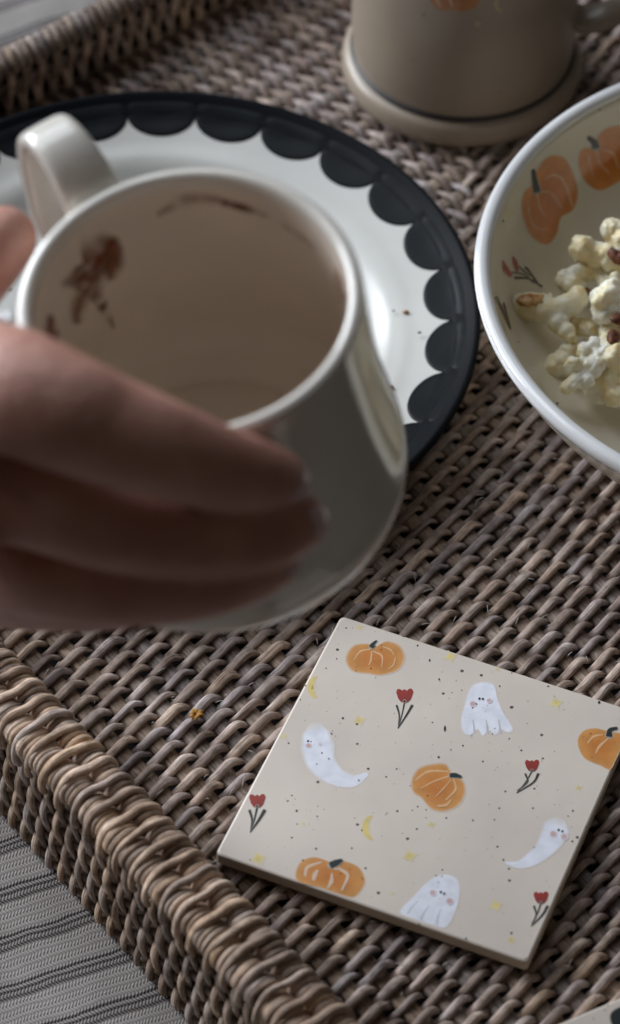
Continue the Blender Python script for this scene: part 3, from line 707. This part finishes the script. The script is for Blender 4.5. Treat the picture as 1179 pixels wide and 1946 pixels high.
# popcorn
def popmat(name, yellow):
    m, nt, b = nmat(name); L = nt.links.new; tc = N(nt, 'ShaderNodeTexCoord')
    n1 = N(nt, 'ShaderNodeTexNoise', Scale=150.0, Detail=3.0); L(tc.outputs['Object'], n1.inputs[0])
    c = ramp(nt, n1.outputs[0], [(.35, (.88, .72, .40)), (.5, (.92, .83, .58)), (.62, (.93, .88, .73))] if yellow else [(.34, (.88, .75, .44)), (.46, (.92, .86, .66)), (.6, (.94, .91, .81))])
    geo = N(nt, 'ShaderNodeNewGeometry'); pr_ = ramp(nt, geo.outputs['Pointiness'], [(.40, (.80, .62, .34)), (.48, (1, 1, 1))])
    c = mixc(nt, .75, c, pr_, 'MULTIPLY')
    L(c, b.inputs['Base Color']); b.inputs['Roughness'].default_value = .45
    b.inputs['Subsurface Weight'].default_value = .35; b.inputs['Subsurface Radius'].default_value = (.003, .0022, .0012); b.inputs['Subsurface Scale'].default_value = 1.0
    n2 = N(nt, 'ShaderNodeTexNoise', Scale=500.0, Detail=2.0); L(tc.outputs['Object'], n2.inputs[0]); bump(nt, b, n2.outputs[0], .3, .0006)
    return m
M_POP, M_POPY = popmat('popcorn_white', False), popmat('popcorn_cream', True)
m_h, nt, b = nmat('popcorn_hull'); b.inputs['Roughness'].default_value = .55
tc = N(nt, 'ShaderNodeTexCoord'); n1 = N(nt, 'ShaderNodeTexNoise', Scale=300.0); nt.links.new(tc.outputs['Object'], n1.inputs[0]); nt.links.new(ramp(nt, n1.outputs[0], [(.35, (.10, .03, .015)), (.65, (.34, .12, .04))]), b.inputs['Base Color'])
m_t, nt, b = nmat('popcorn_toasted'); b.inputs['Roughness'].default_value = .5
tc = N(nt, 'ShaderNodeTexCoord'); n1 = N(nt, 'ShaderNodeTexNoise', Scale=420.0, Detail=3.0); nt.links.new(tc.outputs['Object'], n1.inputs[0]); nt.links.new(ramp(nt, n1.outputs[0], [(.38, (.42, .16, .03)), (.62, (.75, .50, .22))]), b.inputs['Base Color'])
bump(nt, b, n1.outputs[0], .6, .001)
def uvsphere(c, r, n_=9, m_2=12, sc_=(1, 1, 1)):
    ph = np.linspace(0, math.pi, n_)[:, None]; th = np.linspace(0, 2*math.pi, m_2, endpoint=False)[None, :]
    V = np.stack([np.sin(ph)*np.cos(th)*r*sc_[0], np.sin(ph)*np.sin(th)*r*sc_[1], np.cos(ph)*np.ones_like(th)*r*sc_[2]], -1).reshape(-1, 3)+np.array(c)
    return V, grid_quads(n_, m_2)
def merged(parts): 
    Vs, Qs, o = [], [], 0
    for V, Q in parts: Vs.append(V); Qs.append(Q+o); o += len(V)
    return np.concatenate(Vs), np.concatenate(Qs)
def remesh(name, V, Q, voxel, smooth_it=3, tex=None, strength=0):
    me = np_mesh(name, V, Q); o = bpy.data.objects.new(name, me); C.objects.link(o)
    m = o.modifiers.new('r', 'REMESH'); m.mode = 'VOXEL'; m.voxel_size = voxel*S; m.use_smooth_shade = True
    s = o.modifiers.new('s', 'SMOOTH'); s.iterations = smooth_it; s.factor = .5
    if tex: d = o.modifiers.new('d', 'DISPLACE'); d.texture = tex; d.strength = strength*S; d.mid_level = .5
    dg = bpy.context.evaluated_depsgraph_get(); dg.update()
    out = bpy.data.meshes.new_from_object(o.evaluated_get(dg)); out.name = name
    bpy.data.objects.remove(o)
    for p in out.polygons: p.use_smooth = True
    return out
ctex = bpy.data.textures.new('clump', 'CLOUDS'); ctex.noise_scale = .0018; ctex.noise_depth = 1
def kernel_mesh(seed, kind):
    r = random.Random(seed); parts = []
    if kind == 'fluffy':
        for i in range(r.randint(12, 16)):
            a, e = r.uniform(0, 6.28), r.uniform(-1.2, 1.4); d = r.uniform(.24, .46)
            parts.append(uvsphere((d*math.cos(a)*math.cos(e), d*.8*math.sin(a)*math.cos(e), d*.75*math.sin(e)), r.uniform(.17, .29)))
        parts.append(uvsphere((0, 0, 0), .36))
    elif kind == 'long':
        for i in range(7):
            t = i/6; parts.append(uvsphere((-.7+1.4*t, .22*math.sin(t*3.0)+r.uniform(-.05, .05), r.uniform(-.05, .08)), .30-.12*t+r.uniform(-.03, .05)))
        for i in range(5): t = r.random(); parts.append(uvsphere((-.3+1.0*t, r.uniform(-.3, .35), r.uniform(0, .22)), r.uniform(.14, .22)))
    elif kind == 'smooth':
        parts = [uvsphere((0, 0, 0), .42, sc_=(1.1, .85, .7)), uvsphere((.3, .15, .05), .3), uvsphere((-.3, -.05, -.05), .26), uvsphere((.1, -.28, 0), .22)]
    elif kind == 'strip':
        for i in range(12):
            t = i/11; parts.append(uvsphere((-.15+.35*math.sin(t*2.6), -.85+1.7*t, r.uniform(-.02, .1)), .17+.12*math.sin(t*3.1)+r.uniform(-.02, .04)))
        for i in range(12): t = r.random(); parts.append(uvsphere((r.uniform(-.25, .45), -.6+1.3*t, r.uniform(.05, .26)), r.uniform(.17, .25)))
    elif kind == 'curl':
        for i in range(12):
            a = -2.2+4.2*i/11; parts.append(uvsphere((.42*math.cos(a), .38*math.sin(a), r.uniform(-.05, .1)), .17+.05*r.random()))
        for i in range(5): a = r.uniform(-2, 2); parts.append(uvsphere((.6*math.cos(a), .55*math.sin(a), .05), r.uniform(.13, .2)))
    V, Q = merged(parts)
    return remesh('popcorn_flesh', V, Q, .035, 4, ctex, .11)
KM = {}
def kmesh(kind, seed, mat):
    key = (kind, seed, mat.name)
    if key not in KM: me = kernel_mesh(seed, kind); me.materials.clear(); me.materials.append(mat); KM[key] = me
    return KM[key]
def popcorn(px_, py_, z, kind, seed, mat, rot, sc_, label, hull=None):
    q = bsurf((px_, py_))[0]-ray(px_, py_)*z if px_ else np.array([0, 0, 0.]); o = empty('popcorn', q, label, 'popcorn', 'popcorn in the bowl')
    o.rotation_euler = rot; o.scale = (sc_*1.18,)*3
    f = bpy.data.objects.new('popcorn_flesh', kmesh(kind, seed, mat)); C.objects.link(f); f.parent = o
    if hull:
        hx, hy, hz, hr, hm = hull; V, Q = uvsphere((hx, hy, hz), hr, sc_=(1.25, .9, .8)); V = V+(np.random.default_rng(seed).random(V.shape)-.5)*hr*.45; V = (V-[hx, hy, hz])*[1.15, .8, .55]+[hx, hy, hz]; h = bpy.data.objects.new('hull', np_mesh('hull', V, Q)); h.data.materials.append(hm); C.objects.link(h); h.parent = o
    return o
# open-ended toasted piece at the left of the pile, built on its own
def toasted_piece(k_=1.2):
    q = bsurf((1050, 588))[0]-ray(1050, 588)*1.5; o = empty('popcorn', q, 'large smooth popcorn piece with a toasted orange hollow at its left end', 'popcorn', 'popcorn in the bowl'); o.scale = (k_,)*3
    sp = []
    path = smooth_path([(-.88, .12, .02), (-.45, .06, .02), (0, -.08, 0), (.4, .06, .06), (.75, .28, .12)], 14); rad = np.interp(np.linspace(0, 1, 14), [0, .15, .4, .65, .85, 1], [.36, .42, .42, .37, .36, .30])
    for P_0, r_ in zip(path, rad): sp.append(uvsphere(P_0, r_))
    sp += [uvsphere((.15, -.42, -.1), .33), uvsphere((.38, -.72, -.15), .27), uvsphere((.5, -.95, -.18), .18), uvsphere((.72, .40, .2), .27), uvsphere((-.25, .38, .12), .12), uvsphere((-.05, .40, .10), .10)]
    V, Q = merged(sp); me = remesh('popcorn_flesh', V, Q, .045, 4, ctex, .05); me.materials.clear(); me.materials.append(M_POPY)
    f = bpy.data.objects.new('popcorn_flesh', me); C.objects.link(f); f.parent = o
    V, Q = uvsphere((0, 0, 0), .36, 12, 18, (1.2, .66, .42)); V = V+np.array([-.60, .02, .33])+(np.random.default_rng(2).random(V.shape)-.5)*.05
    h = bpy.data.objects.new('toasted_hollow', np_mesh('toasted_hollow', V, Q)); h.data.materials.append(m_t); C.objects.link(h); h.parent = o
toasted_piece()
popcorn(1068, 690, .55, 'smooth', 2, M_POPY, (.2, -.1, .4), 1.15, 'plain pale popcorn lump lowest at the left of the pile')
popcorn(1108, 697, 2.1, 'strip', 3, M_POP, (.1, .1, -.38), 1.05, 'knobbly white popcorn piece standing beside the plain lump')
popcorn(1158, 730, 1.6, 'fluffy', 5, M_POPY, (.3, .2, 1.0), 1.35, 'cream popcorn cluster at the bottom of the pile near the photo edge')
popcorn(1160, 582, 3.4, 'fluffy', 9, M_POP, (.1, .4, .3), 1.3, 'bright white popcorn on top of the pile above a brown hull', (.05, -.50, .12, .2, m_h))
popcorn(1118, 545, 2.0, 'curl', 4, M_POPY, (.2, 0, 1.2), 1.35, 'curled popcorn piece with a dark gap behind the toasted one', (-.1, 0, -.14, .13, m_h))
popcorn(1158, 510, 2.8, 'long', 6, M_POPY, (.4, .2, -.6), 1.35, 'long popcorn piece with brown hull showing on its top at the back', (.05, .22, .30, .19, m_h))
popcorn(1122, 492, 1.4, 'smooth', 7, M_POPY, (.5, .1, .9), .8, 'small rounded popcorn bump farthest back in the bowl')
popcorn(1176, 450, 2.8, 'fluffy', 8, M_POPY, (0, .3, 2.0), 1.2, 'yellowish popcorn at the top of the pile by the photo edge')
popcorn(1108, 622, 1.5, 'smooth', 12, M_POPY, (.1, .5, 2.2), .9, 'small tan popcorn piece tucked between the toasted and white pieces', (.25, .1, .22, .13, m_t))
popcorn(1172, 648, 2.6, 'long', 13, M_POPY, (.2, .2, 1.4), 1.3, 'popcorn with a dark brown hull half under the white one', (-.3, .12, .27, .2, m_h))
popcorn(1092, 528, .6, 'smooth', 14, M_POPY, (.1, .2, .2), .95, 'dull cream popcorn low at the back left of the pile')
for i, (dx, dy, zz_) in enumerate([(-2.2, -1.6, 1.9), (-.6, -3.0, 1.9), (-1.0, .2, 2.9), (.8, -1.5, 3.1), (1.2, 1.2, 2.9), (2.6, -.4, 2.4), (-.5, 2.3, 2.3), (1.0, -3.4, 2.0), (3.3, 1.8, 2.0), (2.8, -2.4, 2.0), (.5, 0, 4.6), (-1.2, -1.6, 2.9), (0, -2.4, 3.0), (-.2, 1.2, 3.7), (-2.0, 2.6, 2.4)]):
    o = popcorn(0, 0, 1, ('fluffy', 'curl', 'long')[i % 3], (5, 4, 6)[i % 3], M_POPY if i % 2 else M_POP, (random.uniform(-.5, .5), random.uniform(-.5, .5), random.uniform(0, 6)), 1.35, 'popcorn heaped in the middle of the bowl towards its right side')
    o.location = Vector(np.array([BC[0]+dx, BC[1]+dy, zz_])*S)

# ================================================================== STANDING MUG AT THE BACK
MC = np.array([5.63, 90.93, 0])
mug = empty('footed_mug', MC, 'beige speckled mug with a wide foot and dark line, standing behind the plate', 'mug')
prof = smooth_path([(4.12, 1.32), (4.16, 1.7), (4.2, 2.6), (4.16, 4.0), (4.05, 6.0), (3.9, 8.2), (3.86, 8.6), (3.7, 8.7), (3.58, 8.5), (3.7, 6), (3.8, 3), (3.6, 1.7), (2, 1.5), (.01, 1.5)], 60)
V, Q = lathe(prof, 128, MC); mbody = link('mug_body', np_mesh('mug_body', V, Q), M_MUG, mug); mbv = bvh_of(V, Q)
V, Q = lathe([(.01, .15), (3.6, .12), (4.1, .03), (4.4, .12), (4.55, .42), (4.52, .78), (4.4, 1.02), (4.2, 1.13), (4.0, 1.18), (3.6, 1.3)], 128, MC, n=40); link('mug_foot', np_mesh('mug_foot', V, Q), M_MUG, mug)
V, Q = lathe([(3.95, 1.12), (4.17, 1.13), (4.225, 1.21), (4.205, 1.30), (3.95, 1.33)], 128, MC, n=14); link('dark_line', np_mesh('dark_line', V, Q), M_LINE, mug)
hd = np.array([math.cos(.0), math.sin(.0), 0])
hp = smooth_path([np.array([0, 0, 1])*z+MC+hd*r for r, z in ((3.9, 2.7), (4.6, 2.55), (5.6, 2.9), (6.6, 4.1), (6.8, 5.6), (6.1, 7.0), (4.8, 7.5), (3.8, 7.3))], 40)
V, Q, U = sweep(hp, np.cross(hd, UPZ), .38, .75, 16); link('mug_handle', np_mesh('mug_handle', V, Q, U), M_MUG, mug)
msurf = caster(mbv, 5); p = Paint(msurf, .015)
p.blob([(812, -20), (835, -35), (862, -30), (890, -35), (913, -18), (912, 2), (897, 17), (875, 22), (858, 18), (840, 20), (822, 8)], (862, -5), (.40, .14, .045), (.44, .19, .07), soft=.05)
p.stroke([(858, -28), (855, -5), (860, 12)], [3, 4, 2], BO_L, .5); p.stroke([(835, -20), (830, -4), (838, 12)], [3, 4, 2], BO_L, .4); p.build('painted_pumpkin', mbody, M_MPAINT)
p = Paint(msurf, .015); p.stroke([(946, -6), (943, 10), (952, 24)], [4, 8, 4], YEL, .3); p.build('painted_moon', mbody, M_MPAINT)
p = Paint(msurf, .015); star(p, 908, 45, 8, .3); p.dot(806, 28, 3, STEM, alpha=.5); p.dot(786, 112, 2, STEM, alpha=.4); p.build('painted_star', mbody, M_MPAINT)

# ================================================================== HELD CUP
K = 0.93                                 # size of the cup against the first estimate
CC = CAMP+(np.array([-3.35, 61.15, 17.7])-CAMP)*K; CN = np.array([-.07, -.11, 1.]); CN /= np.linalg.norm(CN)
CA = np.cross([0, 1, 0], CN); CA /= np.linalg.norm(CA); CB = np.cross(CN, CA); CAX = (CA, CB, CN)
cup = empty('held_cup', CC-CN*9.4*K, 'white round bellied cup with cocoa stains inside, lifted in a hand', 'cup')
outer = [(.01, -9.1), (3.6, -9.1), (3.75, -9.35), (4.1, -9.4), (4.5, -9.25), (5.1, -8.95), (5.55, -8.35), (5.68, -7.6), (5.6, -6.8), (5.4, -5.8), (5.18, -4.6), (5.02, -3.4), (4.90, -2.0), (4.82, -.8), (4.80, -.3), (4.76, -.07), (4.64, .0)]
innr = [(4.46, -.02), (4.37, -.12), (4.36, -.4), (4.40, -1.2), (4.48, -2.4), (4.62, -3.8), (4.85, -5.2), (5.05, -6.6), (5.05, -7.5), (4.7, -8.2), (4.05, -8.55), (3.7, -8.66), (3.4, -8.62), (2, -8.6), (.01, -8.6)]
V, Q = lathe(smooth_path(outer, 90)*K, 160, CC, CAX); link('cup_body', np_mesh('cup_body', V, Q), M_CUP, cup)
lip = [(4.64, .0), (4.56, .012), (4.46, -.02), (4.385, -.10), (4.36, -.25), (4.36, -.45)]
V, Q = lathe(smooth_path(lip, 16)*K, 160, CC, CAX); link('cup_lip', np_mesh('cup_lip', V, Q), M_CUP, cup)
ip = [(4.362, -.42)]+innr[3:]
V, Q = lathe(smooth_path(ip, 70)*K, 160, CC, CAX); cin = link('cup_inside', np_mesh('cup_inside', V, Q), M_CUPIN, cup)
csurf = caster(bvh_of(V, Q), 10)
BR = (.20, .060, .025); BR2 = (.27, .11, .055)
p = Paint(csurf, .012)
p.stroke([(125, 530), (150, 505), (185, 490), (215, 458)], [44, 58, 56, 30], BR, 1, 20, .95)
p.stroke([(160, 520), (182, 545), (195, 585)], [36, 30, 14], BR2, .9, 16, .95); p.stroke([(215, 470), (216, 500), (208, 530)], [22, 28, 14], BR2, .9, 14, .95)
p.stroke([(165, 550), (150, 580), (146, 612)], [20, 22, 14], BR2, .75, 14, .95); p.stroke([(180, 560), (205, 600), (216, 622)], [14, 12, 6], BR2, .7, 14, .95)
p.stroke([(95, 600), (98, 635), (108, 660)], [10, 24, 14], BR, .7, 14, .6)
p.build('cocoa_stain', cin, M_COCOA)
p = Paint(csurf, .012)
p.stroke([(300, 408), (350, 380), (400, 378), (430, 384)], [8, 20, 16, 10], BR2, .45, 18, .6); p.stroke([(425, 385), (465, 395), (510, 410)], [10, 13, 4], BR, .75, 16, .5); p.stroke([(540, 428), (580, 455), (600, 475)], [4, 8, 3], BR2, .35, 14, .6)
p.build('cocoa_stain', cin, M_COCOA)
p = Paint(csurf, .012); p.stroke([(640, 505), (648, 530), (650, 575)], [6, 26, 12], (.45, .22, .12), .5, 14, .6); p.build('cocoa_stain', cin, M_COCOA)
# strap handle
hd = np.array([-.56, .83, 0]); hd -= CN*(hd@CN); hd /= np.linalg.norm(hd); hs = np.cross(CN, hd)
hpts = [(4.85, -1.45), (5.15, -.8), (5.8, .0), (6.75, .30), (7.6, .02), (8.1, -.9), (8.2, -2.3), (8.1, -3.8), (7.0, -5.2), (6.2, -6.0), (5.6, -6.3)]
hp = smooth_path([CC+(hd*r+CN*z)*K for r, z in hpts], 60)
def supers(P, up, hw, ht, M=24):
    P = np.asarray(P); T = np.gradient(P, axis=0); T /= np.linalg.norm(T, axis=1)[:, None]; Bv = np.broadcast_to(up, P.shape); Nn = np.cross(Bv, T)
    th = np.linspace(0, 2*np.pi, M, endpoint=False); cx = np.sign(np.cos(th))*np.abs(np.cos(th))**.45; cy = np.sign(np.sin(th))*np.abs(np.sin(th))**.6
    n = len(P); hw = np.interp(np.linspace(0, 1, n), np.linspace(0, 1, len(hw)), hw)
    V = P[:, None]+Bv[:, None]*(hw[:, None]*cx)[..., None]+Nn[:, None]*(ht*cy)[None, :, None]
    return V.reshape(-1, 3), grid_quads(n, M)
V, Q = supers(hp, hs, [.95*K, .85*K, .78*K, .76*K, .76*K, .78*K, .85*K], .30*K)
link('cup_handle', np_mesh('cup_handle', V, Q), M_CUP, cup)

# ================================================================== HAND
def cyl(px_, py_, R):
    d = ray(px_, py_); w_ = CAMP-CC; dp = d-(d@CN)*CN; wp = w_-(w_@CN)*CN
    R = R*K; A, B, D = dp@dp, 2*dp@wp, wp@wp-R*R; disc = B*B-4*A*D
    t = (-B-math.sqrt(max(disc, 0)))/2/A
    return CAMP+t*d, t
hand = empty('person', (-14, 60, 8), 'hand reaching in from the left, fingers closed round the white cup', 'person')
def chain(pts, R):
    out = []
    for a in pts:
        px_, py_, r = a[:3]; Rr = a[3] if len(a) > 3 else R
        q, t = cyl(px_, py_, Rr); out.append((*q, r*t/FPX))
    return np.array(out)
parts = []
def add_chain(ch, n=46, flat=1.0):
    q = smooth_path(ch, n)
    for P0 in q: parts.append(uvsphere(P0[:3], P0[3], 12, 18))
idx = chain([(-60, 735, 130, 6.6), (20, 742, 124, 6.3), (120, 782, 116, 6.1), (200, 814, 108), (300, 850, 98), (400, 885, 86), (470, 902, 76), (528, 912, 60)], 5.9)
add_chain(idx)
mid = chain([(-80, 890, 120, 7.2), (0, 915, 112, 6.9), (100, 952, 104, 6.7), (200, 987, 98), (300, 1010, 90), (400, 1022, 82), (500, 1015, 74), (566, 992, 58)], 6.5)
add_chain(mid)
rng_ = chain([(-80, 1030, 115, 7.4), (0, 1052, 108, 7.1), (100, 1082, 98, 7.0), (200, 1104, 88), (300, 1110, 80), (400, 1102, 72), (480, 1085, 60), (525, 1072, 46)], 6.9)
add_chain(rng_)
pk = chain([(-90, 1100, 85, 7.2), (0, 1120, 74, 7.0), (100, 1140, 62), (200, 1150, 50), (290, 1148, 38)], 6.9); add_chain(pk)
# palm and back of the hand
for (px_, py_, r) in ((-190, 800, 165), (-200, 920, 170), (-180, 1030, 150), (-110, 700, 110), (-120, 820, 130), (-120, 950, 130), (-120, 1040, 120), (-300, 900, 200), (-420, 930, 190), (-540, 960, 180), (-660, 990, 175)):
    q, t = cyl(px_, py_, 7.6); q = CAMP+ray(px_, py_)*86.0*K; parts.append(uvsphere(q, r*86.0*K/FPX, 14, 20))
# thumb behind the cup's left side
th = np.array([(-12.6, 59.2, 14.6, 1.5), (-11.4, 61.0, 15.2, 1.35), (-10.2, 62.8, 15.9, 1.2), (-9.25, 64.1, 16.3, 1.1), (-8.75, 64.8, 16.4, .95)])
th[:, :3] = CAMP+(th[:, :3]-CAMP)*K; th[:, 3] *= K
add_chain(th, 26)
V, Q = merged(parts)
me = remesh('hand_skin', V, Q, .11, 5)
m, nt, b = nmat('skin'); L = nt.links.new; tc = N(nt, 'ShaderNodeTexCoord')
n1 = N(nt, 'ShaderNodeTexNoise', Scale=45.0, Detail=4.0); L(tc.outputs['Object'], n1.inputs[0])
L(ramp(nt, n1.outputs[0], [(.3, (.48, .21, .155)), (.7, (.62, .34, .265))]), b.inputs['Base Color'])
b.inputs['Roughness'].default_value = .48; b.inputs['Subsurface Weight'].default_value = .12; b.inputs['Subsurface Radius'].default_value = (.006, .002, .001); b.inputs['Subsurface Scale'].default_value = 1
wv = N(nt, 'ShaderNodeTexNoise', Scale=170.0, Detail=8.0, Roughness=.68); L(tc.outputs['Object'], wv.inputs[0]); bump(nt, b, wv.outputs[0], .45, .0016)
me.materials.clear(); me.materials.append(m); skin = link('hand_skin', me, None, hand)
mn, nt, b = nmat('nail'); b.inputs['Base Color'].default_value = (.66, .48, .48, 1); b.inputs['Roughness'].default_value = .2
for ch in (idx, mid, rng_):
    e = ch[-1]; q = e[:3]; r = e[3]; t = ch[-1][:3]-ch[-2][:3]; t /= np.linalg.norm(t)
    radial = q-CC; radial -= CN*(radial@CN); radial /= np.linalg.norm(radial)
    nn = radial*.55+t*.6+UPZ*.45; nn /= np.linalg.norm(nn); side = np.cross(nn, t); side /= np.linalg.norm(side); fw_ = np.cross(side, nn)
    V = []
    for i in range(9):
        a = (i/8-.5)*1.7
        for j_ in range(9):
            c_ = (j_/8-.5)*1.7; s1 = math.sin(a)*.62; s2 = math.sin(c_)*.62
            k_ = math.sqrt(max(0, 1-s1*s1-s2*s2*.8)); V.append(q+side*s1*r+fw_*s2*r+nn*r*k_*1.0)
    link('fingernail', np_mesh('fingernail', V, grid_quads(9, 9, False)), mn, skin)
# small faceted ring stone catching the light between thumb and forefinger
def ring_stone():
    q = CAMP+ray(10, 606)*84.0*K; parts_ = []
    rg = random.Random(3)
    for i in range(7): parts_.append(uvsphere(q+np.array([rg.uniform(-.28, .28), rg.uniform(-.1, .1), rg.uniform(-.12, .12)]), rg.uniform(.07, .13), 4, 5))
    V, Q = merged(parts_); m, nt, b = nmat('ring_silver'); b.inputs['Base Color'].default_value = (.8, .8, .84, 1); b.inputs['Metallic'].default_value = .4; b.inputs['Roughness'].default_value = .3
    o = link('ring', np_mesh('ring', V, Q, smooth=False), m); tag(o, 'small bright ring stone between the thumb and forefinger at the cup rim', 'ring')
ring_stone()

# ================================================================== BITS ON THE TRAY
def dried_flower():
    q = bp(372, 1361, .08); parts_ = []; rg = random.Random(5)
    for i in range(9):
        a = i*2*math.pi/9+rg.uniform(-.2, .2); L_ = rg.uniform(.18, .34)
        P = np.array([q+np.array([math.cos(a)*L_*t, math.sin(a)*L_*t, .10*math.sin(t*3)+rg.uniform(-.01, .01)]) for t in np.linspace(0, 1, 5)])
        parts_.append(sweep(P, UPZ, np.array([.03, .06, .07, .05, .02]), .02, 6))
    V, Q, U = join(parts_); m, nt, b = nmat('dried_orange'); b.inputs['Base Color'].default_value = (.42, .20, .03, 1); b.inputs['Roughness'].default_value = .7
    tag(link('dried_flower', np_mesh('dried_flower', V, Q, U), m), 'tiny dried orange flower bit caught on the tray weave left of the coaster', 'dried flower')
dried_flower()
print('objects', len(bpy.data.objects), 'tris', sum(len(m.polygons)*2 for m in bpy.data.meshes))
